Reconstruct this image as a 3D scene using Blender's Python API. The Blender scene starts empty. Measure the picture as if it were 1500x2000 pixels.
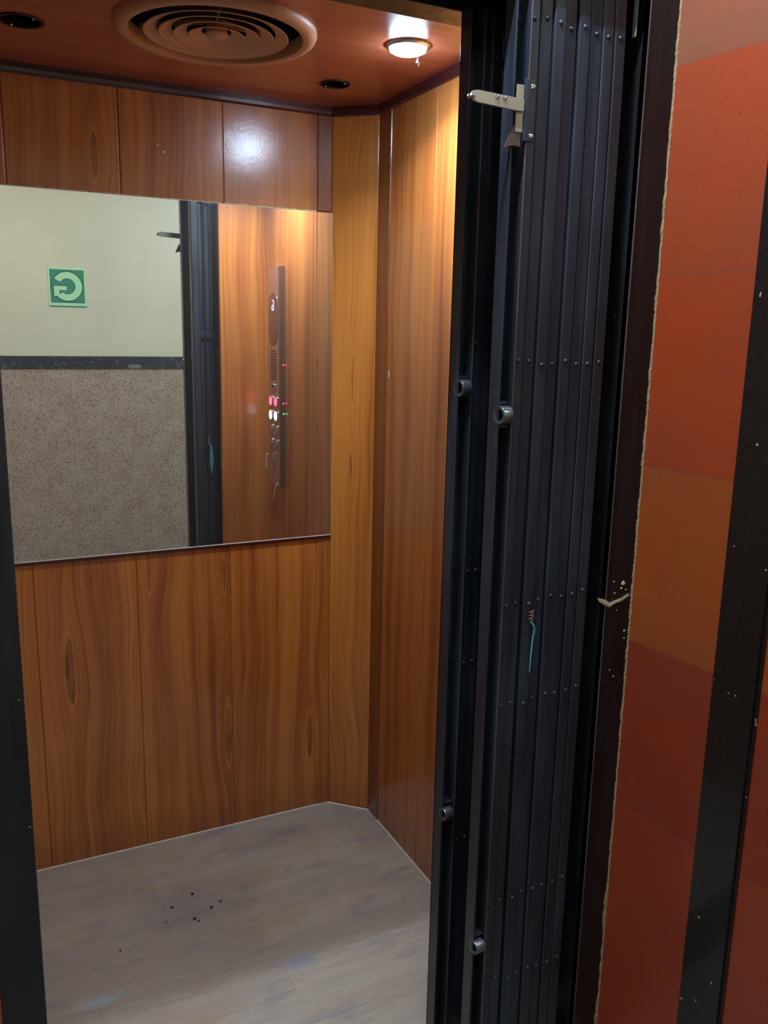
import bpy, bmesh, math, random
from mathutils import Vector, Matrix
random.seed(7)
C = bpy.context.scene.collection
PI = math.pi
Z0 = 1.553                      # camera height above the cabin floor
def Z(v): return v + Z0

# ------------------------------------------------------------------ camera
cam_d = bpy.data.cameras.new('camera')
cam = bpy.data.objects.new('camera', cam_d); C.objects.link(cam)
r = Vector((0.89743706, -0.4406891, 0.01999582))
u = Vector((0.07316669, 0.19339302, 0.97838938))
f = Vector((0.43503259, 0.87657986, -0.20580182))
M = Matrix((r, u, -f)).transposed().to_4x4()
M.translation = Vector((0, 0, Z0))
cam.matrix_world = M
cam_d.sensor_fit = 'VERTICAL'; cam_d.sensor_height = 36; cam_d.sensor_width = 27
cam_d.lens = 36 * 1668.7 / 2000
cam_d.clip_start = 0.02
bpy.context.scene.camera = cam

# ------------------------------------------------------------------ world, exposure
sc = bpy.context.scene
w = bpy.data.worlds.new('world'); sc.world = w; w.use_nodes = True
w.node_tree.nodes['Background'].inputs[0].default_value = (0.55, 0.6, 0.7, 1)
w.node_tree.nodes['Background'].inputs[1].default_value = 0.02
sc.view_settings.view_transform = 'Standard'
sc.view_settings.look = 'None'
sc.view_settings.gamma = 1
sc.view_settings.use_curve_mapping = False
sc.view_settings.exposure = 0.2

# ------------------------------------------------------------------ lights
LAMP = (0.945, 1.832)
def area(name, loc, rot, sx, sy, power, col, shape='RECTANGLE', spread=PI):
    l = bpy.data.lights.new(name, 'AREA'); l.shape = shape; l.size = sx
    if shape in ('RECTANGLE', 'ELLIPSE'): l.size_y = sy
    l.energy = power; l.color = col; l.spread = spread
    o = bpy.data.objects.new(name, l); C.objects.link(o); o.location = loc; o.rotation_euler = rot
    return o
area('cabin_downlight_light', (LAMP[0], LAMP[1], Z(0.600)), (0, 0, 0), 0.07, 0.07, 6.0, (0.86, 0.94, 1.0), 'DISK', math.radians(140))
area('unseen_tube_fill', (0.35, 1.085, Z(1.19)), (math.radians(0), 0, 0), 1.1, 0.02, 34.0, (0.76, 0.90, 1.0))  # guessed tube out of view, shapes the light edge on the floor
area('lobby_ceiling_fill', (0.2, 0.0, Z(1.27)), (0, 0, 0), 0.6, 0.6, 10.0, (1.0, 0.96, 0.88))  # guessed unseen lamp, added to brighten the lobby

area('lobby_sheen_fill', (1.75, -.1, Z(1.27)), (0, 0, 0), 0.6, 0.6, 19.0, (0.72, 0.86, 1.0))  # unseen lamp added to give the gate slats a cool sheen

# ------------------------------------------------------------------ node helpers
def s2l(c):
    return tuple(((x / 255) / 12.92 if x <= 10 else (((x / 255) + .055) / 1.055) ** 2.4) for x in c) + (1,)
class NT:
    def __init__(s, name):
        s.m = bpy.data.materials.new(name); s.m.use_nodes = True
        s.t = s.m.node_tree; s.t.nodes.clear()
        s.out = s.t.nodes.new('ShaderNodeOutputMaterial')
        s.p = s.t.nodes.new('ShaderNodeBsdfPrincipled')
        s.t.links.new(s.p.outputs[0], s.out.inputs[0])
        s._pos = None
    def n(s, ty, **k):
        x = s.t.nodes.new(ty)
        for a, b in k.items(): setattr(x, a, b)
        return x
    def put(s, sock, v):
        if v is None: return
        if isinstance(v, bpy.types.NodeSocket): s.t.links.new(v, sock)
        else: sock.default_value = v
    def P(s, **k):
        for a, b in k.items(): s.put(s.p.inputs[a.replace('_', ' ')], b)
    def pos(s):
        if s._pos is None:
            c = s.n('ShaderNodeTexCoord'); q = s.n('ShaderNodeSeparateXYZ')
            s.t.links.new(c.outputs['Object'], q.inputs[0]); s._pos = (q.outputs[0], q.outputs[1], q.outputs[2], c.outputs['Object'])
        return s._pos
    def math(s, op, a, b=None, c=None, clamp=False):
        x = s.n('ShaderNodeMath', operation=op); x.use_clamp = clamp
        s.put(x.inputs[0], a); s.put(x.inputs[1], b); s.put(x.inputs[2], c)
        return x.outputs[0]
    def add(s, *a):
        o = a[0]
        for q in a[1:]: o = s.math('ADD', o, q)
        return o
    def mul(s, *a):
        o = a[0]
        for q in a[1:]: o = s.math('MULTIPLY', o, q)
        return o
    def vec(s, a, b, c):
        x = s.n('ShaderNodeCombineXYZ'); s.put(x.inputs[0], a); s.put(x.inputs[1], b); s.put(x.inputs[2], c)
        return x.outputs[0]
    def noise(s, v, scale=1, detail=3, rough=.5, dist=0):
        x = s.n('ShaderNodeTexNoise'); s.put(x.inputs['Vector'], v)
        x.inputs['Scale'].default_value = scale; x.inputs['Detail'].default_value = detail
        x.inputs['Roughness'].default_value = rough; x.inputs['Distortion'].default_value = dist
        return x.outputs[0]
    def ramp(s, f_, stops, interp='LINEAR'):
        x = s.n('ShaderNodeValToRGB'); x.color_ramp.interpolation = interp
        e = x.color_ramp.elements
        e.remove(e[1]); e[0].position = stops[0][0]; e[0].color = stops[0][1]
        for p_, c in stops[1:]:
            q = e.new(p_); q.color = c
        s.put(x.inputs[0], f_); return x.outputs[0]
    def mr(s, v, a, b, c=0., d=1.):
        x = s.n('ShaderNodeMapRange'); s.put(x.inputs[0], v)
        for i, q in enumerate((a, b, c, d)): x.inputs[i + 1].default_value = q
        return x.outputs[0]
    def mix(s, fac, a, b, blend='MIX'):
        x = s.n('ShaderNodeMix', data_type='RGBA', blend_type=blend)
        s.put(x.inputs[0], fac); s.put(x.inputs[6], a); s.put(x.inputs[7], b)
        return x.outputs[2]
    def bump(s, h, strength=.3, dist=.001, normal=None):
        x = s.n('ShaderNodeBump'); x.inputs['Strength'].default_value = strength
        x.inputs['Distance'].default_value = dist; s.put(x.inputs['Height'], h)
        if normal: s.put(x.inputs['Normal'], normal)
        return x.outputs[0]
    def ell(s, a, b, ca, cb, ra, rb, jag=None):
        """1 inside an ellipse centred at (ca, cb)"""
        d = s.add(s.math('POWER', s.math('ABSOLUTE', s.mul(s.math('SUBTRACT', a, ca), 1 / ra)), 2.0),
                  s.math('POWER', s.math('ABSOLUTE', s.mul(s.math('SUBTRACT', b, cb), 1 / rb)), 2.0))
        if jag: d = s.add(d, jag)
        return s.mr(d, .8, 1.1, 1., 0.)

# ------------------------------------------------------------------ materials
def wood(name, du, u0=0.142, pitch=.275, knots=(), light=(196, 126, 56), mid=(162, 92, 40), dark=(104, 51, 20), seed=0., chips=(), flat=1.0):
    s = NT(name); x, y, z, P = s.pos()
    uu = s.add(s.mul(x, du[0]), s.mul(y, du[1])) if du[1] and du[0] else (s.mul(x, du[0]) if du[0] else s.mul(y, du[1]))
    cell = s.math('FLOOR', s.mul(s.math('SUBTRACT', uu, u0), 1 / pitch))
    sd = s.add(s.mul(cell, 3.71), seed)
    # slow drift of the grain
    drift = s.noise(s.vec(s.mul(uu, 4.), sd, s.mul(z, 1.5)), 1, 2)
    g = s.add(uu, s.mul(s.math('SUBTRACT', drift, .5), .095))
    for (ku, kz, A, b, wd) in knots:
        dx = s.math('SUBTRACT', uu, ku)
        dz = s.mul(s.math('SUBTRACT', z, kz), 1 / b)
        e = s.math('EXPONENT', s.mul(s.mul(dz, dz), -1.))
        dc = s.mul(dx, 1 / (wd * 4.5))
        e2 = s.math('EXPONENT', s.mul(s.mul(dc, dc), -1.))
        th = s.math('TANH', s.mul(dx, 1 / wd))
        g = s.math('SUBTRACT', g, s.mul(th, e, e2, A))
    bandv = s.noise(s.vec(s.mul(g, 22.), sd, s.mul(z, .45)), 1, 3, .55)
    fine = s.noise(s.vec(s.mul(g, 95.), s.add(sd, 11.), s.mul(z, .9)), 1, 4, .6)
    hair = s.noise(s.vec(s.mul(g, 330.), s.add(sd, 23.), s.mul(z, 5.)), 1, 3, .6)
    soft = s.noise(s.vec(s.mul(uu, 5.), s.add(sd, 5.), s.mul(z, 1.6)), 1, 2)
    fac = s.add(s.mul(bandv, .62 * flat), s.mul(fine, .36 * flat), s.mul(hair, .16 * flat), s.mul(soft, .28), .5 * 1.14 * (1 - flat))
    col = s.ramp(fac, [(.44, s2l(dark)), (.55, s2l([(a * .55 + b_ * .45) for a, b_ in zip(mid, dark)])), (.64, s2l(mid)), (.76, s2l([(a + b_) / 2 for a, b_ in zip(mid, light)])), (.92, s2l(light))])
    # thin dark growth lines
    ln = s.noise(s.vec(s.mul(g, 60.), s.add(sd, 31.), s.mul(z, .35)), 1, 2, .5)
    la = s.mr(s.math('ABSOLUTE', s.math('SUBTRACT', ln, .5)), 0.0, .028, 1., 0.)
    col = s.mix(s.mul(la, .34 * flat), col, s2l([c * .72 for c in dark]))
    # heart of every knot
    for (ku, kz, A, b, wd) in knots:
        k = s.ell(uu, z, ku, kz, A * .42, b * .62, s.mul(s.math('SUBTRACT', s.noise(P, 18, 3), .5), 1.2))
        jg = s.mul(s.math('SUBTRACT', s.noise(P, 18, 3), .5), .9)
        k2 = s.ell(uu, z, ku, kz, A * .52, b * .78, jg)
        col = s.mix(s.mul(k2, .6), col, s2l(light))
        col = s.mix(s.mul(k, .8), col, s2l([c * .85 for c in mid]))
        ringn = s.noise(s.vec(s.mul(uu, 160.), 0., s.mul(z, 9.)), 1, 3)
        col = s.mix(s.mul(k, s.mr(ringn, .5, .6), .8), col, s2l([c * .8 for c in dark]))
    # uneven darker tone close to the floor
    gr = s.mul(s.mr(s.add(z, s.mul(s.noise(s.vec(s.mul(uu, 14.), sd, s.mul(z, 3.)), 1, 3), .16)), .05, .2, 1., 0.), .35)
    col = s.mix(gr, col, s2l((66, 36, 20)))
    for (cu, cz, ru, rz) in chips:
        col = s.mix(s.ell(uu, z, cu, cz, ru, rz, s.mul(s.noise(P, 120, 2), .5)), col, s2l((235, 225, 205)))
    peel = s.noise(s.vec(s.mul(x, 1.), s.mul(y, 1.), s.mul(z, 1.)), 420, 2, .6)
    nb = s.bump(s.add(peel, s.mul(fine, .6)), .22, .0007)
    s.P(Base_Color=col, Roughness=.36, Coat_Weight=.75, Coat_Roughness=.085, Normal=nb)
    s.put(s.p.inputs['Coat Normal'], s.bump(s.add(peel, s.mul(s.noise(P, 60, 2), 1.2)), .30, .0007))
    return s.m

def plain(name, col, rough=.5, metal=0., coat=0., bump_scale=0, bump_s=.1, **k):
    s = NT(name); s.P(Base_Color=s2l(col), Roughness=rough, Metallic=metal, Coat_Weight=coat, Coat_Roughness=.06)
    x, y, z, P = s.pos()
    v = s.noise(P, 35, 3)
    s.P(Base_Color=s.mix(s.mul(v, .25), s2l(col), s2l([c * .7 for c in col])))
    if bump_scale: s.P(Normal=s.bump(s.noise(P, bump_scale, 3), bump_s, .001))
    return s.m

def black_paint(name, base=(30, 32, 38), rough=.3, chips=.0):
    s = NT(name); x, y, z, P = s.pos()
    n1 = s.noise(s.vec(s.mul(x, 30.), s.mul(y, 30.), s.mul(z, 3.)), 1, 4, .6)
    n2 = s.noise(P, 90, 3)
    col = s.mix(s.mr(n1, .45, .7), s2l([c * .8 for c in base]), s2l([c * 1.15 for c in base]))
    col = s.mix(s.mul(s.mr(s.noise(P, 5, 3), .5, .68), .6), col, s2l([c * q for c, q in zip(base, (.98, .90, .88))]))
    if chips:
        c = s.mr(s.noise(P, 130, 2, .5), .80 - chips * .1, .82 - chips * .1, 0, 1)
        col = s.mix(c, col, s2l((170, 165, 150)))
    s.P(Base_Color=col, Roughness=s.mr(n1, .3, .7, rough * .75, rough * 1.3), Specular_IOR_Level=.42, Coat_Weight=.12, Coat_Roughness=.15,
        Normal=s.bump(s.add(s.mul(n1, 1.5), s.mul(n2, .5)), .25, .001))
    return s.m

def ceiling_mat():
    s = NT('stained_ceiling_laminate'); x, y, z, P = s.pos()
    g = s.noise(s.vec(s.mul(x, 1.4), s.mul(y, 26.), 0.), 1, 4, .6)
    h = s.noise(s.vec(s.mul(x, 5.), s.mul(y, 160.), 0.), 1, 3, .6)
    col = s.ramp(s.add(s.mul(g, .7), s.mul(h, .3)), [(.3, s2l((146, 78, 56))), (.5, s2l((170, 94, 68))), (.7, s2l((190, 114, 84)))])
    s.P(Base_Color=col, Roughness=.3, Coat_Weight=.5, Coat_Roughness=.1, Normal=s.bump(h, .1, .0005))
    return s.m

def floor_mat():
    s = NT('grey_vinyl_plank_floor'); x, y, z, P = s.pos()
    br = s.n('ShaderNodeTexBrick'); br.offset = .37
    s.put(br.inputs['Vector'], P)
    for k, v in (('Scale', 1.), ('Mortar Size', .0006), ('Mortar Smooth', .3), ('Bias', 0.), ('Brick Width', .62), ('Row Height', .098)):
        br.inputs[k].default_value = v
    br.inputs['Color1'].default_value = s2l((136, 124, 114)); br.inputs['Color2'].default_value = s2l((152, 140, 128))
    br.inputs['Mortar'].default_value = s2l((118, 106, 98))
    g = s.noise(s.vec(s.mul(x, 3.), s.mul(y, 34.), 0.), 1, 5, .62)
    h = s.noise(s.vec(s.mul(x, 9.), s.mul(y, 120.), 0.), 1, 4, .6)
    col = s.mix(s.mul(s.mr(g, .35, .7), .55), br.outputs[0], s2l((120, 112, 112)))
    b1 = s.mr(s.noise(s.vec(s.mul(x, 4.), s.mul(y, 9.), 2.), 1, 4, .6), .5, .68)
    col = s.mix(s.mul(b1, .45), col, s2l((132, 108, 90)))
    b2 = s.mr(s.noise(s.vec(s.mul(x, 6.), s.mul(y, 13.), 9.), 1, 4, .6), .56, .68)
    col = s.mix(s.mul(b2, .5), col, s2l((100, 100, 112)))
    col = s.mix(s.mul(s.mr(h, .4, .65), .22), col, s2l((170, 164, 156)))
    # trodden grey patches and a faint blue mark
    jag = s.mul(s.math('SUBTRACT', s.noise(P, 14, 4), .5), 1.6)
    for (cx, cy, rx, ry, c, k) in ((.47, 2.09, .16, .09, (100, 100, 106), .5), (.83, 2.31, .06, .025, (104, 98, 100), .55), (.66, 1.76, .04, .025, (112, 122, 140), .6), (.66, 2.13, .07, .05, (116, 90, 80), .35), (.19, 1.83, .05, .015, (130, 165, 180), .5)):
        dd = s.add(s.math('POWER', s.math('ABSOLUTE', s.mul(s.math('SUBTRACT', x, cx), 1 / rx)), 2.), s.math('POWER', s.math('ABSOLUTE', s.mul(s.math('SUBTRACT', y, cy), 1 / ry)), 2.), jag)
        col = s.mix(s.mul(s.mr(dd, .0, 1.6, 1., 0.), k), col, s2l(c))
    s.P(Base_Color=col, Roughness=.42, Normal=s.bump(h, .08, .0006))
    return s.m

def tile_mat():
    s = NT('polished_terracotta_stone_tile'); x, y, z, P = s.pos()
    T0 = Z(-1.298); H_ = .3525                                   # joints every 35 cm
    k = s.mul(s.math('SUBTRACT', z, T0), 1 / (H_ * 8))
    cs = [(138, 54, 32), (126, 48, 30), (142, 70, 30), (146, 56, 26), (144, 60, 32), (122, 76, 56), (134, 82, 62), (134, 82, 62)]
    base = s.ramp(k, [(i / 8, s2l(c)) for i, c in enumerate(cs)], 'CONSTANT')
    n1 = s.noise(P, 9, 4, .6); n2 = s.noise(P, 260, 2)
    base = s.mix(s.mul(s.mr(n1, .35, .7), .3), base, s2l((160, 58, 22)))
    base = s.mix(s.mul(s.mr(s.noise(P, 4, 2), .4, .7), .25), base, s2l((120, 62, 46)))
    base = s.mix(s.mul(s.mr(n2, .3, .7), .12), base, s2l((90, 40, 26)))
    sp = s.mr(s.noise(P, 150, 1), .735, .75)
    base = s.mix(s.mul(sp, .6), base, s2l((84, 34, 20)))
    fr = s.math('FRACT', s.mul(s.math('SUBTRACT', z, T0), 1 / H_))
    j = s.mr(s.math('ABSOLUTE', s.math('SUBTRACT', fr, .5)), .4965, .4985)
    base = s.mix(s.mul(j, .65), base, s2l((96, 66, 56)))
    s.P(Base_Color=base, Roughness=.34, Coat_Weight=.12, Coat_Roughness=.08, Normal=s.bump(s.add(s.mul(n1, .3), s.mul(j, -2.)), .12, .001))
    return s.m

def granite_black():
    s = NT('black_speckled_granite'); x, y, z, P = s.pos()
    col = s.mix(s.mr(s.noise(P, 380, 2), .60, .66), s2l((20, 20, 21)), s2l((46, 44, 41)))
    col = s.mix(s.mr(s.noise(P, 75, 1), .765, .775), col, s2l((150, 146, 136)))
    s.P(Base_Color=col, Roughness=.28, Coat_Weight=.3, Coat_Roughness=.05)
    return s.m

def granite_pink():
    s = NT('speckled_brown_granite'); x, y, z, P = s.pos()
    n = s.noise(P, 9, 2)
    col = s.mix(s.mr(n, .35, .65), s2l((160, 143, 132)), s2l((150, 126, 110)))
    v = s.n('ShaderNodeTexVoronoi'); v.inputs['Scale'].default_value = 120; s.put(v.inputs['Vector'], P)
    col = s.mix(s.mul(s.mr(s.noise(P, 230, 2), .5, .6), .6), col, s2l((205, 190, 175)))
    sepc = s.n('ShaderNodeSeparateColor'); s.put(sepc.inputs[0], v.outputs['Color'])
    spk = s.mul(s.mr(v.outputs['Distance'], .34, .46, 1., 0.), s.mr(sepc.outputs[0], .66, .68))
    col = s.mix(s.mul(spk, .85), col, s2l((58, 46, 42)))
    spk2 = s.mul(s.mr(v.outputs['Distance'], .25, .35, 1., 0.), s.mr(sepc.outputs[1], .80, .82))
    col = s.mix(s.mul(spk2, .7), col, s2l((214, 200, 188)))
    vj = s.mr(s.math('ABSOLUTE', s.math('SUBTRACT', s.math('FRACT', s.mul(s.add(x, .56), 1 / .6)), .5)), .497, .499)
    col = s.mix(s.mul(vj, .5), col, s2l((90, 76, 68)))
    s.P(Base_Color=col, Roughness=.3, Coat_Weight=.3)
    return s.m

def cream_mat():
    s = NT('cream_wall_paint'); x, y, z, P = s.pos()
    col = s.mix(s.mr(s.noise(P, 2.5, 3), .35, .7), s2l((206, 203, 178)), s2l((198, 194, 172)))
    s.P(Base_Color=col, Roughness=.55, Normal=s.bump(s.noise(P, 25, 3), .12, .001))
    return s.m

def marble_mat():
    s = NT('dark_veined_marble'); x, y, z, P = s.pos()
    n = s.noise(P, 5, 5, .6, 1.5)
    v = s.mr(s.math('ABSOLUTE', s.math('SUBTRACT', n, .5)), 0, .012, 1, 0)
    col = s.mix(s.mul(v, .5), s2l((46, 50, 58)), s2l((130, 136, 142)))
    col = s.mix(s.mul(s.ell(x, z, 1.04, Z(-.252), .055, .02, s.mul(s.noise(P, 20, 3), .8)), .5), col, s2l((140, 146, 142)))
    s.P(Base_Color=col, Roughness=.2)
    return s.m

def mirror_mat():
    s = NT('silvered_mirror_glass'); x, y, z, P = s.pos()
    g1 = s.n('ShaderNodeBsdfGlossy'); g1.inputs['Color'].default_value = (.86, .885, .87, 1); g1.inputs['Roughness'].default_value = 0.0
    g2 = s.n('ShaderNodeBsdfGlossy'); g2.inputs['Color'].default_value = (.8, .86, .95, 1); g2.inputs['Roughness'].default_value = .36
    d = s.n('ShaderNodeBsdfDiffuse'); d.inputs['Color'].default_value = (.75, .8, .85, 1)
    # finger and cloth smears
    wv = s.noise(s.vec(s.mul(x, 7.), 0., s.mul(z, 3.)), 1, 4, .6, 1.2)
    top = s.mr(z, Z(-.2), Z(.33), .1, 1.)
    sm = s.mul(s.mr(wv, .45, .7), top)
    hz = s.math('EXPONENT', s.mul(s.add(s.math('POWER', s.math('ABSOLUTE', s.mul(s.math('SUBTRACT', x, .70), 5.)), 2.), s.math('POWER', s.math('ABSOLUTE', s.mul(s.math('SUBTRACT', z, Z(.34)), 4.5)), 2.)), -1.))
    streak = s.noise(s.vec(s.mul(x, 46.), 0., s.mul(z, 2.2)), 1, 4, .6, .8)
    hz = s.mul(hz, s.mr(streak, .3, .65, .3, 1.))
    m1 = s.n('ShaderNodeMixShader'); s.put(m1.inputs[0], s.add(.045, s.mul(sm, .08), s.mul(hz, .5)))
    s.put(m1.inputs[1], g1.outputs[0]); s.put(m1.inputs[2], g2.outputs[0])
    scr = s.mr(s.noise(s.vec(s.mul(s.add(x, s.mul(z, .12)), 300.), 0., s.mul(z, 9.)), 1, 2), .72, .76)
    msk = s.mr(s.noise(P, 6, 2), .5, .6)
    spots = s.ell(x, z, .735, Z(.235), .012, .006, s.mul(s.noise(P, 90, 2), .6))
    spots = s.math('MAXIMUM', spots, s.ell(x, z, .712, Z(.25), .004, .02, s.mul(s.noise(P, 90, 2), .6)))
    spots = s.math('MAXIMUM', spots, s.ell(x, z, .94, Z(-.58), .007, .004, s.mul(s.noise(P, 90, 2), .6)))
    m2 = s.n('ShaderNodeMixShader'); s.put(m2.inputs[0], s.add(.012, s.mul(hz, .42), s.mul(sm, .03), s.mul(scr, msk, .12), s.mul(spots, .6)))
    s.put(m2.inputs[1], m1.outputs[0]); s.put(m2.inputs[2], d.outputs[0])
    s.t.links.new(m2.outputs[0], s.out.inputs[0])
    return s.m

def emit(name, col, strength):
    s = NT(name); s.P(Base_Color=s2l(col), Roughness=.4)
    s.put(s.p.inputs['Emission Color'], s2l(col)); s.p.inputs['Emission Strength'].default_value = strength
    return s.m

MT = {}
MT['wood_back'] = wood('varnished_teak_back', (1, 0), .1405, .2745, knots=(
    (.222, Z(-.953), .030, .17, .014), (.675, Z(-1.24), .022, .16, .010), (.947, Z(-1.30), .022, .13, .010), (.352, Z(.43), .022, .10, .010), (.67, Z(-.72), .012, .08, .008), (.45, Z(-.66), .016, .14, .02)),
    chips=((.515, Z(.47), .003, .002), (.53, Z(.455), .004, .003)))
MT['wood_right'] = wood('varnished_teak_right', (0, 1), 2.249 - .2545 * 3, .2545, seed=4.4, light=(192, 124, 62), mid=(162, 94, 46), dark=(112, 58, 27),
    chips=((2.235, Z(-.118), .004, .014), (1.60, Z(-.5), .003, .01)))
MT['wood_cham'] = wood('varnished_teak_corner', (.72, -.69), -1.5, 3., seed=9.1, knots=((-.876, Z(-.42), .010, .10, .005), (-.872, Z(-.14), .008, .12, .004)), light=(204, 138, 64), mid=(178, 108, 46), dark=(126, 68, 26))
MT['wood_front'] = wood('varnished_teak_front', (1, 0), .3, .9, seed=13.3)
MT['wood_dark_reflect'] = wood('teak_strip_dark_reflection', (.6, .8), -5., 9., seed=17., light=(140, 82, 40), mid=(112, 60, 32), dark=(74, 36, 20))  # dark tones paint the maroon trim's reflection into the strips
MT['maroon'] = plain('maroon_lacquered_trim', (62, 22, 26), .3, coat=.3, bump_scale=60)
MT['ceiling'] = ceiling_mat()
MT['floor'] = floor_mat()
MT['tile'] = tile_mat()
MT['granite'] = granite_black()
MT['pink'] = granite_pink()
MT['cream'] = cream_mat()
MT['marble'] = marble_mat()
MT['mirror'] = mirror_mat()
MT['black'] = black_paint('black_gate_enamel', (38, 47, 60), .36, .25)
MT['black2'] = black_paint('black_frame_enamel', (20, 21, 26), .42, .3)
MT['edge'] = black_paint('worn_highlight_enamel', (84, 74, 74), .35, .4)  # wear on the gate posts, painted highlight on the landing frame
MT['caulk'] = plain('white_sealant', (205, 200, 190), .5)
MT['plaster'] = plain('crumbly_plaster', (150, 122, 92), .85, bump_scale=180, bump_s=.8)
MT['plaster_pale'] = plain('pale_filler', (205, 198, 165), .8, bump_scale=180, bump_s=.8)
MT['vent'] = plain('tan_painted_vent', (192, 150, 116), .45, bump_scale=120, bump_s=.1)
MT['dark'] = plain('dark_void', (12, 12, 14), .7)
MT['chrome'] = plain('chrome_steel', (205, 210, 215), .18, 1.)
MT['chipped'] = black_paint('chipped_enamel', (120, 124, 118), .5, 1.2)
MT['chrome_dull'] = plain('dull_steel_rail', (150, 136, 128), .35, .9)
MT['steel'] = plain('brushed_steel', (196, 164, 146), .32, .75)
MT['brass'] = plain('worn_aluminium_lever', (152, 144, 124), .42, .35, bump_scale=90)
MT['rubber'] = plain('dark_roller_metal', (112, 118, 126), .25, .8)
MT['rust'] = plain('rusty_wire', (140, 96, 70), .6, .4)
MT['tab'] = plain('rusty_brown_steel', (84, 62, 56), .6, .2)
MT['cyan'] = plain('cyan_cord', (96, 176, 186), .5)
MT['sign_pale'] = plain('photoluminescent_pale_green', (176, 226, 176), .5)
MT['sign_green'] = plain('sign_green', (44, 136, 110), .45)
MT['sign_line'] = plain('sign_dark_green', (22, 88, 76), .45)
MT['display'] = plain('smoked_display_glass', (92, 58, 52), .12, coat=.5)
MT['seg'] = emit('blue_white_segments', (150, 165, 255), 2.2)
MT['red_led'] = emit('red_button_light', (255, 50, 70), 7)
MT['white_led'] = emit('white_button_light', (240, 240, 245), 4.5)
MT['green_led'] = emit('green_glow_dot', (60, 230, 120), 5)
MT['lens'] = emit('lit_led_lens', (200, 230, 255), 230)
MT['white'] = plain('white_enamel', (215, 218, 214), .4)
MT['specks'] = plain('black_crumb', (14, 18, 22), .7)
MT['lobby_floor'] = plain('grey_stone_floor', (120, 116, 110), .3)
MT['tube'] = emit('unseen_tube_glow', (225, 240, 255), 3)

# ------------------------------------------------------------------ mesh helpers
def tag(o, label=None, cat=None, group=None, kind=None):
    if label: o['label'] = label
    if cat: o['category'] = cat
    if group: o['group'] = group
    if kind: o['kind'] = kind
    return o
def thing(name, base, label, cat, group=None):
    o = bpy.data.objects.new(name, None); C.objects.link(o); o.location = base
    o.empty_display_size = .05
    return tag(o, label, cat, group)
def world_base(o):
    b = Vector((0, 0, 0))
    while o is not None: b += Vector(o.location); o = o.parent
    return b
def obj(name, bm, mat, parent=None, smooth=False, origin=None):
    """bm is authored in world coordinates; it is stored relative to its parent"""
    me = bpy.data.meshes.new(name)
    pb = world_base(parent)
    og = Vector(origin) if origin is not None else pb
    bmesh.ops.recalc_face_normals(bm, faces=bm.faces)
    bmesh.ops.translate(bm, verts=bm.verts, vec=-og)
    bm.to_mesh(me); bm.free()
    for m_ in (mat if isinstance(mat, (list, tuple)) else [mat]): me.materials.append(m_)
    if smooth:
        for p_ in me.polygons: p_.use_smooth = True
        try: me.set_sharp_from_angle(angle=math.radians(38))
        except Exception: pass
    o = bpy.data.objects.new(name, me); C.objects.link(o)
    if parent: o.parent = parent
    o.location = og - pb
    return o
def box(bm, x0, x1, y0, y1, z0, z1, bev=0., mi=0, mat=None):
    vs = [Vector((x, y, z)) for x in (x0, x1) for y in (y0, y1) for z in (z0, z1)]
    if mat: vs = [mat @ v for v in vs]
    v = [bm.verts.new(c) for c in vs]
    fs = [bm.faces.new([v[i] for i in q]) for q in ((0, 1, 3, 2), (4, 6, 7, 5), (0, 4, 5, 1), (2, 3, 7, 6), (0, 2, 6, 4), (1, 5, 7, 3))]
    for q in fs: q.material_index = mi
    bmesh.ops.recalc_face_normals(bm, faces=fs)
    if bev:
        es = list({e for q in fs for e in q.edges})
        bmesh.ops.bevel(bm, geom=es, offset=bev, segments=2, affect='EDGES', profile=.5)
    return fs
def quadpts(bm, pts):
    return bm.faces.new([bm.verts.new(p_) for p_ in pts])
def prism(bm, poly, axis, a, b, bev=0.):
    """poly: list of 2-D points in the plane normal to axis, extruded a..b"""
    def mk(p_, t):
        return {'z': (p_[0], p_[1], t), 'y': (p_[0], t, p_[1]), 'x': (t, p_[0], p_[1])}[axis]
    A = [bm.verts.new(mk(p_, a)) for p_ in poly]; B = [bm.verts.new(mk(p_, b)) for p_ in poly]
    n = len(poly); fs = [bm.faces.new(A), bm.faces.new(B[::-1])]
    for i in range(n): fs.append(bm.faces.new((A[i], B[i], B[(i + 1) % n], A[(i + 1) % n])))
    if bev:
        bmesh.ops.bevel(bm, geom=list({e for q in fs for e in q.edges}), offset=bev, segments=2, affect='EDGES')
    return fs
def lathe(bm, prof, centre, axis=Vector((0, 0, 1)), seg=40, closed=False):
    """prof: (radius, height) along axis"""
    q = axis.to_track_quat('Z', 'Y'); rings = []
    for (rr, h) in prof:
        ring = []
        for i in range(seg):
            t = 2 * PI * i / seg
            ring.append(bm.verts.new(Vector(centre) + q @ Vector((rr * math.cos(t), rr * math.sin(t), h))))
        rings.append(ring)
    for a, b in zip(rings, rings[1:] + ([rings[0]] if closed else [])):
        for i in range(seg): bm.faces.new((a[i], a[(i + 1) % seg], b[(i + 1) % seg], b[i]))
    if not closed:
        if prof[0][0] > 0: bm.faces.new(rings[0][::-1])
        if prof[-1][0] > 0: bm.faces.new(rings[-1])
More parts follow.
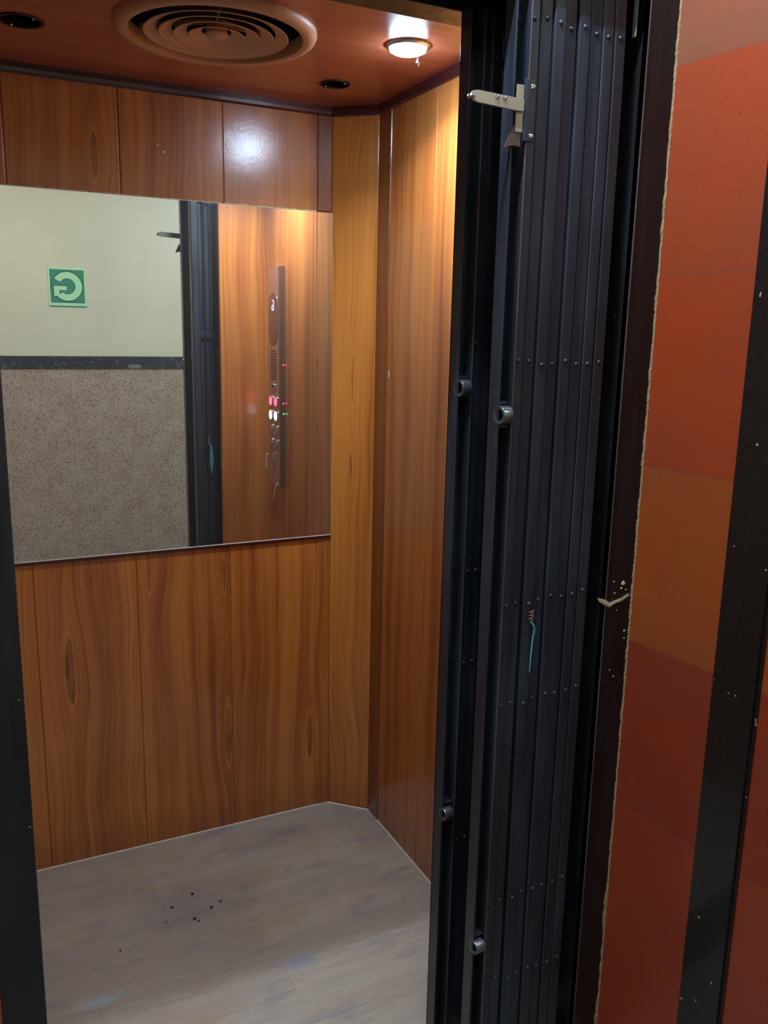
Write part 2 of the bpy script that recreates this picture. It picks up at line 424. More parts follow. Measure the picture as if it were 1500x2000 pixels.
def tube(bm, pts, rad, seg=8):
    pts = [Vector(p_) for p_ in pts]; rings = []
    for i, p_ in enumerate(pts):
        d = (pts[min(i + 1, len(pts) - 1)] - pts[max(i - 1, 0)]).normalized()
        q = d.to_track_quat('Z', 'Y'); rr = rad[i] if isinstance(rad, (list, tuple)) else rad
        rings.append([bm.verts.new(p_ + q @ Vector((rr * math.cos(2 * PI * k / seg), rr * math.sin(2 * PI * k / seg), 0))) for k in range(seg)])
    for a, b in zip(rings, rings[1:]):
        for i in range(seg): bm.faces.new((a[i], a[(i + 1) % seg], b[(i + 1) % seg], b[i]))
    bm.faces.new(rings[0][::-1]); bm.faces.new(rings[-1])
def struct(name, bm, mat, label=None, parent=None, smooth=False):
    o = obj(name, bm, mat, parent, smooth)
    if parent is None: tag(o, label, None, None, 'structure'); o['category'] = name.split('_')[0]
    return o

# ------------------------------------------------------------------ the lift cabin
D = 2.42; W = 1.116; CZ = Z(.622); YF = 1.50; XL = -.11
FRONT_B = YF                                                    # inner face of the front return
SEAMS = [.1405 - .2745, .1405, .415, .6895]
bm = bmesh.new()
# tongue and groove boards of the back wall, each with softened edges
xs = [0.0] + [s_ for s_ in SEAMS if s_ > 0] + [.964]
for a, b in zip(xs, xs[1:]):
    box(bm, a + .0012, b - .0012, D, D + .02, -.01, CZ, .0022)
box(bm, -.15, 1.02, D + .0035, D + .03, -.01, CZ)
struct('wall_back', bm, MT['wood_back'], 'varnished teak board wall of the lift cabin behind the mirror')
bm = bmesh.new()                                                # narrow board, turned a little towards the corner
Rz = Matrix.Translation((.9652, D, 0)) @ Matrix.Rotation(math.radians(-3.), 4, 'Z')
box(bm, .0006, .0455, 0, .018, -.01, Z(.337), .004, mat=Rz)
struct('trim_1', bm, MT['wood_back'], 'narrow varnished board at the right end of the back wall')
bm = bmesh.new(); box(bm, .0006, .0455, -.0012, .018, Z(.3385), CZ, .004, mat=Rz)  # upper end of the narrow board, its dark reflection put into the colour
struct('trim_8', bm, MT['wood_dark_reflect'], 'glossy upright strip above the right end of the mirror, dark reflection painted in')
bm = bmesh.new()                                                # chamfered corner board
A_ = Vector((1.012, D, 0)); B_ = Vector((W, 2.325, 0)); dv = (B_ - A_); L_ = dv.length
ang = math.atan2(dv.y, dv.x)
Rz = Matrix.Translation(A_) @ Matrix.Rotation(ang, 4, 'Z')
box(bm, .0, L_ - .001, 0, .02, -.01, CZ, .002, mat=Rz)
struct('wall_corner', bm, MT['wood_cham'], 'angled teak board across the far right corner of the cabin')
bm = bmesh.new()
box(bm, W - .002, W + .02, 2.249, 2.326, -.01, CZ, .004)  # dark tone here includes a painted reflection
struct('trim_2', bm, MT['wood_dark_reflect'], 'dark narrow upright strip beside the angled corner board, reflection painted into its tone')
bm = bmesh.new()
ys = [YF - .02, 1.7401, 1.9946, 2.249]
for a, b in zip(ys, ys[1:]): box(bm, W, W + .02, a + .001, b - .001, -.01, CZ, .0022)
box(bm, W + .0035, W + .03, YF - .02, 2.33, -.01, CZ)
struct('wall_right', bm, MT['wood_right'], 'right hand teak board wall of the cabin')
bm = bmesh.new()
box(bm, XL - .02, XL, YF - .02, 2.325, -.01, CZ, .002)
box(bm, -.03, .03, -.01, .01, -.01, CZ, 0, mat=Matrix.Translation((-.055, 2.385, 0)) @ Matrix.Rotation(math.radians(41), 4, 'Z') @ Matrix.Scale(2.5, 4, (1, 0, 0)))
struct('wall_left', bm, MT['wood_right'], 'left hand teak board wall of the cabin')
bm = bmesh.new()
box(bm, .925, W + .02, YF - .025, YF, -.01, CZ, .002)
box(bm, XL - .02, .02, YF - .025, YF, -.01, CZ, .002)
struct('wall_front', bm, MT['wood_front'], 'teak return beside the cabin doorway')
bm = bmesh.new()
box(bm, XL - .03, W + .03, 1.36, D + .03, -.04, 0.)
struct('floor', bm, MT['floor'], 'worn grey wood look vinyl floor of the cabin')
bm = bmesh.new()
es = []
def loop(pts):
    vs = [bm.verts.new(p_) for p_ in pts]
    for i in range(len(vs)): es.append(bm.edges.new((vs[i], vs[(i + 1) % len(vs)])))
loop([(XL - .03, 1.44, CZ), (W + .03, 1.44, CZ), (W + .03, D + .03, CZ), (XL - .03, D + .03, CZ)])
for (hx, hy, hr) in ((.545, 1.945, .186), (.922, 2.193, .034), (.170, 2.095, .040)):
    loop([(hx + hr * math.cos(2 * PI * k / 48), hy + hr * math.sin(2 * PI * k / 48), CZ) for k in range(48)])
bmesh.ops.triangle_fill(bm, edges=es, use_beauty=True)
box(bm, XL - .03, W + .03, 1.44, D + .03, CZ + .09, CZ + .11)
ceil = struct('ceiling', bm, MT['ceiling'], 'reddish stained wooden cabin ceiling')
bm = bmesh.new()                                                # cornice following the walls
path = [(XL, YF), (XL, 2.325), (-.0, D), (1.008, D), (W, 2.318), (W, YF)]
def offs(path, d):
    out = []
    for i, p_ in enumerate(path):
        p_ = Vector(p_); ns = []
        if i > 0: e = (p_ - Vector(path[i - 1])).normalized(); ns.append(Vector((e.y, -e.x)))
        if i < len(path) - 1: e = (Vector(path[i + 1]) - p_).normalized(); ns.append(Vector((e.y, -e.x)))
        n = sum(ns, Vector((0, 0))); n.normalize(); k = 1 / max(.5, n.dot(ns[0]))
        out.append(p_ + n * d * k)
    return out
prof = [(-.002, 0), (.004, 0), (.0085, .004), (.010, .012), (.010, .026), (-.002, .026)]
rings = []
for (d_, h_) in prof:
    rings.append([bm.verts.new((p_.x, p_.y, CZ - .0245 + h_)) for p_ in offs(path, d_)])
for a, b in zip(rings, rings[1:] + [rings[0]]):
    for i in range(len(path) - 1): bm.faces.new((a[i], a[i + 1], b[i + 1], b[i]))
struct('trim_3', bm, MT['maroon'], 'dark maroon moulding where the cabin walls meet the ceiling')
bm = bmesh.new()                                                # bead of white sealant round the floor
rings = []
for (d_, h_) in [(-.001, 0), (.0026, 0), (.002, .002), (-.001, .003)]:
    rings.append([bm.verts.new((p_.x, p_.y, h_)) for p_ in offs(path, d_)])
for a, b in zip(rings, rings[1:]):
    for i in range(1, len(path) - 1): bm.faces.new((a[i], a[i + 1], b[i + 1], b[i]))
struct('baseboard_cabin', bm, MT['caulk'], 'thin white sealant line along the foot of the cabin walls')

# header and steel portal of the cabin
bm = bmesh.new()
box(bm, XL - .03, W + .03, 1.43, 1.500, Z(.556), CZ + .03, .002)
box(bm, .928, W + .03, 1.445, YF - .0255, 0, Z(.556), .002)
box(bm, XL - .03, .015, 1.445, YF - .0255, 0, Z(.556), .002)
struct('door_1', bm, MT['black2'], 'black steel portal of the cabin doorway')
# landing frame
XO, YO = 1.165, 1.25
bm = bmesh.new()
box(bm, 1.102, XO, YO - .012, YO + .004, -.02, Z(.60), .0012)   # front leg of the angle
box(bm, 1.102, 1.106, YO - .01, YO + .07, -.02, Z(.60), .0008)
box(bm, -.012, .05, YO - .012, YO + .05, -.02, Z(.60), .002)
box(bm, -.012, XO, YO - .012, YO + .06, Z(.575), Z(.70), .002)
box(bm, 1.106, 1.25, YO + .004, YO + .10, -.02, Z(.7))  # hidden box added to stop light leaking in beside the frame
fr = struct('door_2', bm, MT['black2'], 'black steel frame of the landing doorway')
bm = bmesh.new()
box(bm, 1.1005, 1.1022, YO - .0135, YO - .0105, .0, Z(.60), .0004)  # paler strip paints the highlight along the frame's left edge
o = obj('worn_highlight_edge', bm, MT['edge'], fr)
bm = bmesh.new(); box(bm, 1.0845, 1.0862, YO + .002, YO + .012, Z(.505), Z(.60), .0005)
o = obj('chipped_guide', bm, MT['chipped'], fr)
# landing sill / shaft behind
bm = bmesh.new()
box(bm, -.6, 1.30, 1.238, 1.345, -.06, -.002)
struct('trim_4', bm, MT['black2'], 'steel landing sill under the folding gates')
bm = bmesh.new()
box(bm, -.5, -.012, YO + .05, YO + .09, -.02, Z(.9)); box(bm, 1.14, 1.5, YO + .11, YO + .15, -.02, Z(.9))
box(bm, XL - .03, W + .2, YO + .061, YO + .10, Z(.60), Z(1.3))
struct('wall_shaft', bm, MT['dark'], 'dark lift shaft around the cabin')

# ------------------------------------------------------------------ lobby
SPA = math.radians(6.3)
sd_ = Vector((math.sin(SPA), -math.cos(SPA), 0))                # along the reveal, towards the camera
sn_ = Vector((-math.cos(SPA), -math.sin(SPA), 0))               # out of the wall
P0 = Vector((XO, YO, 0))
def sp(s_, n_, z): return P0 + sd_ * s_ + sn_ * n_ + Vector((0, 0, z))
bm = bmesh.new()
def spbox(bm, s0, s1, n0, n1, z0, z1, bev=0.):
    vs = [bm.verts.new(sp(a, b, c)) for a in (s0, s1) for b in (n0, n1) for c in (z0, z1)]
    fs = [bm.faces.new([vs[i] for i in q]) for q in ((0, 1, 3, 2), (4, 6, 7, 5), (0, 4, 5, 1), (2, 3, 7, 6), (0, 2, 6, 4), (1, 5, 7, 3))]
    bmesh.ops.recalc_face_normals(bm, faces=fs)
    if bev: bmesh.ops.bevel(bm, geom=list({e for q in fs for e in q.edges}), offset=bev, segments=4, affect='EDGES')
spbox(bm, .0, .56, -.06, 0, -.02, Z(1.3))
struct('wall_reveal', bm, MT['tile'], 'terracotta coloured stone tiled wall to the right of the lift')
bm = bmesh.new()
spbox(bm, .2165, .309, -.01, .010, -.02, Z(1.29), .0055)
struct('trim_5', bm, MT['granite'], 'upright black granite band set in the terracotta tiles')
bm = bmesh.new()
box(bm, -1.3, -.012, YO - .012, YO + .05, -.02, Z(1.3)); box(bm, -.012, XO + .05, YO, YO + .05, Z(.70), Z(1.3))
struct('wall_landing', bm, MT['tile'], 'terracotta tiled wall around the landing doorway')
YB = -1.0
bm = bmesh.new(); box(bm, -1.4, 2.65, YB - .05, YB, Z(-.187), Z(1.3))
struct('wall_behind', bm, MT['cream'], 'cream painted upper wall of the lobby seen in the mirror')
bm = bmesh.new(); box(bm, -1.4, 2.65, YB - .05, YB + .012, -.02, Z(-.267))
struct('wall_dado', bm, MT['pink'], 'speckled brown granite lower wall seen in the mirror')
bm = bmesh.new(); box(bm, -1.4, 2.65, YB - .05, YB + .020, Z(-.267), Z(-.187), .004)
struct('trim_6', bm, MT['marble'], 'dark marble rail between cream wall and granite seen in the mirror')
bm = bmesh.new(); box(bm, 2.6, 2.65, -1.05, .8, -.02, Z(1.3)); box(bm, 1.29, 2.65, .70, .75, -.02, Z(1.3))
struct('wall_lobby_right', bm, MT['cream'], 'cream walls of the lobby to the right')
bm = bmesh.new(); box(bm, -1.35, -1.3, -1.05, YO + .1, -.02, Z(1.3))
struct('wall_lobby_left', bm, MT['cream'], 'cream side wall of the lobby')
bm = bmesh.new(); box(bm, -1.35, 2.65, -1.05, 1.238, -.06, -.002)
struct('floor_lobby', bm, MT['lobby_floor'], 'grey stone lobby floor')
bm = bmesh.new(); box(bm, -1.35, 2.65, -1.05, YO + .1, Z(1.3), Z(1.35))
struct('ceiling_lobby', bm, MT['white'], 'white lobby ceiling')

# ragged plaster edge between frame and tiles
bm = bmesh.new()
N = 420; prev = None
for i in range(N + 1):
    z = .05 + (Z(.62) - .05) * i / N
    wv = -.0008 + .0024 * abs(math.sin(i * .37) * math.sin(i * .113 + 1)) + random.random() * .0018
    if z < .55: wv += .0035 * max(0, math.sin(z * 23)) 
    a = bm.verts.new((XO - wv - .0005, YO - .0135, z)); b = bm.verts.new((XO + .0006 + random.random() * .0012, YO - .0155 - random.random() * .001, z))
    c = bm.verts.new((XO + .0025, YO - .006, z)); d = bm.verts.new((XO - wv + .0006, YO - .0115, z))
    if prev:
        for q, k in ((0, 1), (1, 2), (2, 3), (3, 0)): bm.faces.new((prev[q], (a, b, c, d)[q], (a, b, c, d)[k], prev[k]))
    prev = (a, b, c, d)
struct('trim_7', bm, MT['plaster'], 'ragged ochre plaster line between black frame and terracotta tiles')
def blob(bm, outline, y, th):
    """irregular flat dab, outline in x,z"""
    c = sum((Vector(p_) for p_ in outline), Vector((0, 0))) / len(outline)
    A = [bm.verts.new((p_[0], y, p_[1])) for p_ in outline]
    Bv = [bm.verts.new((c.x + (p_[0] - c.x) * .75, y - th, c.y + (p_[1] - c.y) * .75)) for p_ in outline]
    n = len(outline)
    for i in range(n): bm.faces.new((A[i], A[(i + 1) % n], Bv[(i + 1) % n], Bv[i]))
    bm.faces.new(Bv)
bm = bmesh.new()
def dab(bm, cx, cz, rx, rz, y, th, n=11):
    blob(bm, [(cx + rx * math.cos(2 * PI * k / n) * random.uniform(.6, 1.1), cz + rz * math.sin(2 * PI * k / n) * random.uniform(.6, 1.1)) for k in range(n)], y, th)
yf = YO - .0122
zs = Z(-.507)
blob(bm, [(1.079, zs + .012), (1.09, zs + .008), (1.104, zs), (1.112, zs - .004), (1.122, zs), (1.140, zs + .003), (1.158, zs + .012), (1.160, zs + .006), (1.142, zs - .003), (1.124, zs - .006), (1.112, zs - .012), (1.100, zs - .007), (1.085, zs + .003)], yf, .002)
for (cx, cz, rr) in ((1.142, zs + .034, .006), (1.138, zs + .024, .003), (1.118, zs + .040, .002), (1.150, zs + .02, .002), (1.122, zs + .016, .002), (1.155, zs - .066, .003), (1.156, zs - .082, .002), (1.13, zs - .02, .0015), (1.125, zs - .145, .0016), (1.136, zs - .16, .002)):
    dab(bm, cx, cz, rr, rr * .8, yf, .0012)
o = obj('plaster_smear', bm, MT['plaster_pale'], fr); o['label'] = 'pale smear of filler on the black frame'
bm = bmesh.new()
for (cx, cz, rr) in ((.006, Z(-.335), .006), (.018, Z(-.322), .004), (-.004, Z(-.34), .004), (.043, Z(-.52), .002), (.045, Z(-.72), .002)):
    dab(bm, cx, cz, rr, rr * .5, yf, .001)
o = obj('paint_chip', bm, MT['rust'], fr)

# ------------------------------------------------------------------ collapsible gates
def gate(name, label, y, xp, wp, xs_, pitch, n, ztop, rows, bz, tone=MT['black'], sgn=-1):
    """channel post at xp..xp+wp, then n upright slats; the front faces look to -y"""
    t = thing(name, (xp, y, 0), label, 'gate')
    # leading post: U channel open towards the lobby
    bm = bmesh.new()
    box(bm, xp, xp + .003, y - .006, y + .028, .004, ztop, .0007)
    box(bm, xp + wp - .003, xp + wp, y - .010, y + .028, .004, ztop, .0007)
    box(bm, xp, xp + wp, y + .024, y + .028, .004, ztop, .0007)
    post = obj('leading_post', bm, tone, t)
    bm = bmesh.new(); box(bm, xp + wp - .0034, xp + wp - .0004, y - .0113, y - .0097, .01, ztop, .0004)
    o = obj('worn_highlight_edge', bm, MT['edge'], post); o['label'] = 'post edge worn to a reddish line'
    # slats
    for i in range(n):
        xc = xs_ + pitch * i; hw = pitch * .5 - .0011
        yy = y + (.0015 * math.sin(i * 2.4) + (.003 if i % 2 else 0))
        ph = random.uniform(0, 6); am = random.uniform(.0006, .0017)
        def ox(z): 
            top = max(0, (z - (ztop - .22)) / .22)
            return am * math.sin(z * 2.3 + ph) - .004 * top * top * (1 if i > 2 else .4)
        pr = [(-hw, .018), (-hw, .002), (-hw + .002, 0), (hw - .002, 0), (hw, .002), (hw, .018), (hw - .0022, .018), (hw - .0022, .0035), (-hw + .0022, .0035), (-hw + .0022, .018)]
        bm = bmesh.new(); prev = None; K = 26
        for k in range(K + 1):
            z = .006 + (ztop - .006) * k / K
            ring = [bm.verts.new((xc + a + ox(z), yy + b, z)) for a, b in pr]
            if prev:
                for q in range(len(pr)): bm.faces.new((prev[q], prev[(q + 1) % len(pr)], ring[(q + 1) % len(pr)], ring[q]))
            else: bm.faces.new(ring[::-1])
            prev = ring
        bm.faces.new(prev)
        sl = obj('slat', bm, tone, t)
        for (rz, jit, sl_ope) in rows:
            zz = rz + jit[i % len(jit)]
            bm = bmesh.new()
            lathe(bm, [(.0043, 0), (.0040, .0012), (.0026, .0026), (0.0004, .0032)], (xc + ox(zz), yy, zz), Vector((0, -1, 0)), 12)
            obj('rivet', bm, tone, sl, smooth=True)
    # lattice arms behind the slats
    for (rz, jit, sl_ope) in rows:
        bm = bmesh.new()
        a = Vector((xp + wp * .45, y + .0195, rz + sl_ope)); b = Vector((xs_ + pitch * 1.2, y + .0195, rz - .006))
        dd = (b - a).normalized(); up = Vector((-dd.z, 0, dd.x)) * .006
        c_ = Vector((xs_ + pitch * (n - 1), y + .0195, rz - .006)); 
        vs = []
        for yo in (0, .003):
            vs.append([bm.verts.new(p_ + Vector((0, yo, 0))) for p_ in (a - up, b - up, c_ - Vector((0, 0, .006)), c_ + Vector((0, 0, .006)), b + up, a + up)])
        bm.faces.new(vs[0]); bm.faces.new(vs[1][::-1])
        for i in range(6): bm.faces.new((vs[0][i], vs[0][(i + 1) % 6], vs[1][(i + 1) % 6], vs[1][i]))
        lathe(bm, [(.0045, 0), (.004, .002), (.001, .003)], a, Vector((0, -1, 0)), 10)
        obj('lattice_arm', bm, tone, t)
    # rubber capped rollers on the closing edge
    for zz, rr in bz:
        bm = bmesh.new()
        lathe(bm, [(0, 0), (rr * .6, 0), (rr * .6, .019), (rr * .72, .0205), (rr * .95, .0205), (rr, .019), (rr, 0)], (xp + wp * .72, y - .006, zz), Vector((-1, -.1, 0)), 28)
        bu = obj('bumper', bm, MT['rubber'], post, smooth=True); bu['label'] = 'round shiny bumper tube on the closing edge'
        for dz_ in (-.0205, .0205):
            bm = bmesh.new()
            box(bm, xp + .004, xp + wp - .004, y - .003, y + .022, zz + dz_ - .0025, zz + dz_ + .0025, .0005)
            obj('bumper_bracket', bm, tone, post)
    return t
j1 = [.003, .002, -.004, -.003, .003, -.003, -.002, .001]
g_out = gate('collapsible_gate', 'folded black steel landing gate with eight riveted slats, nearest the lobby', YO + .003, .836, .028, .8765, .0257, 8, Z(.595),
     [(Z(.495), [.004, .010, .006, .002, .008, .002, .001, .003], .012), (Z(-.047), j1, .014), (Z(-.489), [-.003, -.001, -.004, -.001, .006, 0, .002, .007], .016), (Z(-.687), [-.004, -.002, -.006, -.001, .004, 0, .002, .006], .02), (Z(-1.112), [-.006, -.004, -.003, 0, .001, .002, .003, .006], .02), (Z(-1.30), j1, .02)],
     [(Z(-.137), .0165), (Z(-1.195), .014)])
g_in = gate('collapsible_gate', 'folded black steel cabin gate standing behind the landing gate', 1.395, .838, .029, .8795, .0237, 7, Z(.553),
     [(Z(.48), j1, .012), (Z(-.020), j1, .012), (Z(-.465), j1, .016), (Z(-.658), j1, .016), (Z(-1.06), j1, .02)],
     [(Z(-.100), .0165), (Z(-.982), .014)])

# latch on the landing gate
bm = bmesh.new()
lt = thing('gate_latch', (.80, YO, Z(.34)), 'flat pale metal latch lever sticking out to the left near the top of the gate', 'latch')
zl = Z(.362)
prism(bm, [(.748, zl + .004), (.752, zl + .010), (.762, zl + .0125), (.835, zl + .010), (.850, zl + .010), (.850, zl - .009), (.835, zl - .009), (.762, zl - .006), (.752, zl - .003)], 'y', YO - .016, YO - .012, .0008)
obj('lever', bm, MT['brass'], lt)
bm = bmesh.new(); lathe(bm, [(.0001, -.004), (.005, -.003), (.0065, 0), (.005, .003), (.0001, .004)], (.751, YO - .014, zl + .002), Vector((0, 0, 1)), 14)
obj('lever_tip', bm, MT['chrome'], lt, True)
for k, xx in enumerate((.798, .812)):
    bm = bmesh.new(); lathe(bm, [(.0042, 0), (.0035, .0018), (.0005, .0028)], (xx, YO - .016, zl + .007), Vector((0, -1, 0)), 12)
    obj('lever_bolt', bm, MT['chrome'], lt, True)
bm = bmesh.new(); box(bm, .838, .852, YO - .0115, YO - .0085, zl - .04, zl + .032, .001)
obj('side_plate', bm, MT['brass'], lt)
bm = bmesh.new(); box(bm, .853, .873, YO - .013, YO - .009, zl - .053, zl + .042, .0015)
pl = obj('mounting_plate', bm, MT['black'], lt)
for zz in (zl + .031, zl - .044):
    bm = bmesh.new(); lathe(bm, [(.0048, 0), (.0036, .0024), (.0005, .0036)], (.868, YO - .013, zz), Vector((0, -1, 0)), 12)
    obj('screw', bm, MT['chrome'], pl, True)
# bent scrap of steel below the latch
bm = bmesh.new()
prism(bm, [(.818, zl - .066), (.832, zl - .036), (.836, zl - .030), (.85, zl - .030), (.85, zl - .062), (.835, zl - .060)], 'y', YO - .010, YO - .0075, .0005)
obj('bent_tab', bm, MT['tab'], lt)

# wire hook and cyan cord
def cord(label, x, y, z, length, wd, s=1):
    t = thing('hanging_cord', (x, y, z), label, 'cord')
    bm = bmesh.new(); pts = []
    for k in range(46):
        a = k / 45 * 2 * PI * 3.2
        pts.append((x - .004 + .0042 * math.cos(a), y - s * (.004 + .0035 * math.sin(a)), z - .001 - .020 * k / 45))
    tube(bm, pts, .0012, 6); obj('wire_coil', bm, MT['rust'], t, True)
    bm = bmesh.new()
    pts = [(x - .006, y - s * .004, z - .021), (x - .002, y - s * .006, z - .026), (x + .003, y - s * .006, z - .033), (x + .0025, y - s * .005, z - .05), (x + .001, y - s * .004, z - .09), (x - .0005, y - s * .004, z - .09 - length)]
    tube(bm, pts, [.0011, .0016, .0018, .0015, .0013, .0008], 7)
    obj('cord', bm, MT['cyan'], t, True)
    bm = bmesh.new()
    n = 8; A = []
    for k in range(n + 1):
        zz = z - .031 - wd[1] * k / n
        A.append((bm.verts.new((x + .003, y - s * .003, zz)), bm.verts.new((x + .003 + wd[0] * math.sin(PI * min(1, .15 + k / n * .8)), y - s * (.0035 + .001 * math.sin(k)), zz - .003))))
    for a, b in zip(A, A[1:]): bm.faces.new((a[0], a[1], b[1], b[0]))
    bmesh.ops.solidify(bm, geom=bm.faces[:], thickness=.0006)
    obj('torn_tape', bm, MT['cyan'], t)
    return t
cord('cyan cord hanging from a rusty wire coil on the front of the landing gate', .934, YO - .001, Z(-.503), .035, (.007, .02))
cord('cyan strip hanging on the cabin side of the inner gate, seen in the mirror', .894, 1.418, Z(-.43), .03, (.012, .12), -1)

# ------------------------------------------------------------------ mirror
mr_ = thing('wall_mirror', (.57, D, Z(-.63)), 'large frameless mirror on the back wall, reflecting the lobby and button panel', 'mirror')
bm = bmesh.new(); box(bm, .06, .9632, D - .006, D - .0005, Z(-.626), Z(.337), .0008)
obj('glass_pane', bm, MT['mirror'], mr_)
bm = bmesh.new()
Rz = Matrix.Translation((.9638, D - .006, 0)) @ Matrix.Rotation(math.radians(-.6), 4, 'Z')
box(bm, .0, .0485, 0, .0045, Z(-.626), Z(.337), .0008, mat=Rz)
o = obj('glass_pane', bm, MT['mirror'], mr_); o['label'] = 'narrow strip of mirror at the right end'
bm = bmesh.new(); box(bm, .06, 1.013, D - .0085, D - .0003, Z(-.6335), Z(-.6262), .001)
o = obj('bottom_rail', bm, MT['maroon'], mr_)
bm = bmesh.new(); box(bm, .06, 1.012, D - .0078, D - .006, Z(-.6262), Z(-.6242), .0004)
obj('glass_edge', bm, MT['caulk'], mr_)
bm = bmesh.new(); prev = None
for i in range(160):
    x = .06 + .9 * i / 159; h = .001 + random.random() * .0022
    q = [bm.verts.new((x, D - .0065, Z(.336))), bm.verts.new((x, D - .0055, Z(.337) + h)), bm.verts.new((x, D - .0002, Z(.337) + h))]
    if prev:
        bm.faces.new((prev[0], q[0], q[1], prev[1])); bm.faces.new((prev[1], q[1], q[2], prev[2]))
    prev = q
obj('sealant_bead', bm, MT['plaster_pale'], mr_)

# ------------------------------------------------------------------ button panel on the right wall
XF = W - .020; Y0, Y1 = 1.566, 1.703; ZB, ZT = Z(-.60), Z(.232)
pn = thing('control_panel', (W, (Y0 + Y1) / 2, ZB), 'tall slim brushed metal lift button panel, seen only in the mirror', 'button panel')
bm = bmesh.new(); prism(bm, [(Y0, ZB + .0), (Y1, ZB), (Y1, ZT), (Y0, ZT)], 'x', XF, W, .0025)
obj('faceplate', bm, MT['steel'], pn)
bm = bmesh.new(); box(bm, XF - .003, W, Y1 - .001, Y1 + .005, ZB, ZT + .002, .0012)
obj('side_rail', bm, MT['chrome_dull'], pn)
def stadium(cy, cz, w_, h_, n=12):
    r_ = w_ / 2; out = []
    for k in range(n + 1): a = PI * k / n; out.append((cy + r_ * math.cos(a), cz + h_ / 2 - r_ + r_ * math.sin(a)))
    for k in range(n + 1): a = PI + PI * k / n; out.append((cy + r_ * math.cos(a), cz - h_ / 2 + r_ + r_ * math.sin(a)))
    return out
YM = (Y0 + Y1) / 2
bm = bmesh.new(); prism(bm, stadium(YM, Z(.042), .098, .196), 'x', XF - .002, XF + .001)
disp = obj('display_window', bm, MT['display'], pn)
# seven segment character (reads correctly from inside the cabin: seen from -x, y increases to the left)
def seg_bar(bm, cy, cz, w_, h_): box(bm, XF - .0032, XF - .0018, cy - w_ / 2, cy + w_ / 2, cz - h_ / 2, cz + h_ / 2, .0002)
bm = bmesh.new(); sz = .018; zc_ = Z(.092); L_y = YM + sz / 2; R_y = YM - sz / 2
for (cy, cz, hz) in ((YM, zc_ + sz, 1), (YM, zc_, 1), (YM, zc_ - sz, 1)): seg_bar(bm, cy, cz, sz * .8, .004)
seg_bar(bm, L_y, zc_ + sz / 2, .004, sz * .8); seg_bar(bm, L_y, zc_ - sz / 2, .004, sz * .8); seg_bar(bm, R_y, zc_ - sz / 2, .004, sz * .8)
obj('digit', bm, MT['seg'], disp)
bm = bmesh.new(); seg_bar(bm, YM, Z(-.012), .010, .0015); seg_bar(bm, YM, Z(-.018), .006, .0015)
obj('direction_mark', bm, MT['steel'], disp)
bm = bmesh.new()
for k in range(11):
    zz = Z(-.078 - .0108 * k); box(bm, XF - .0012, XF + .001, YM - .036 + (.008 if k in (0, 1) else 0), YM + .036 - (.008 if k % 3 == 0 else 0), zz - .0016, zz + .0016)
obj('speaker_grille', bm, MT['dark'], pn)
bm = bmesh.new(); lathe(bm, [(.0115, 0), (.0115, .004), (.008, .005), (.0078, .001), (.0001, .001)], (XF, YM - .003, Z(-.214)), Vector((-1, 0, 0)), 20)
kl = obj('key_switch', bm, MT['chrome'], pn, True)
bm = bmesh.new(); box(bm, XF - .0056, XF - .001, YM - .0045, YM - .0015, Z(-.220), Z(-.208))
obj('keyhole', bm, MT['dark'], kl)
def button(cy, cz, face):
    bm = bmesh.new(); lathe(bm, [(.0235, 0), (.0235, .003), (.0215, .0045), (.0185, .0045), (.0180, .002), (.0001, .002)], (XF, cy, cz), Vector((-1, 0, 0)), 26)
    b_ = obj('button', bm, MT['chrome'], pn, True)
    bm = bmesh.new(); lathe(bm, [(.0175, .0015), (.0170, .004), (.012, .0055), (.0001, .006)], (XF, cy, cz), Vector((-1, 0, 0)), 26)
    return obj('button_face', bm, face, b_, True)
rowsb = [(-.271, 'red_led'), (-.326, 'white_led'), (-.381, 'steel'), (-.436, 'steel')]
for zz, mt in rowsb:
    for cy in (YM - .029, YM + .029): button(cy, Z(zz), MT[mt])
button(YM, Z(-.491), MT['steel'])
for (zz, mt) in ((-.13, 'red_led'), (-.275, 'red_led'), (-.315, 'green_led')):  # small glowing dots on the panel's side edge
    bm = bmesh.new(); lathe(bm, [(.0028, 0), (.002, .0015), (.0001, .002)], (W - .006, Y1 + .005, Z(zz)), Vector((0, 1, 0)), 12)
    obj('glow_dot', bm, MT[mt], pn, True)
bm = bmesh.new()
tube(bm, [(XF + .002, Y0 - .012, Z(-.487)), (XF - .004, Y0 - .016, Z(-.495)), (XF - .004, Y0 - .02, Z(-.545))], .0025, 7)
o = obj('cable_tie', bm, MT['white'], pn, True)
bm = bmesh.new()
tube(bm, [(XF + .004, Y1 - .03, ZB + .015), (XF - .006, Y1 - .035, ZB), (XF - .008, Y1 - .06, ZB - .06)], .0025, 7)
obj('cable_tie', bm, MT['white'], pn, True)

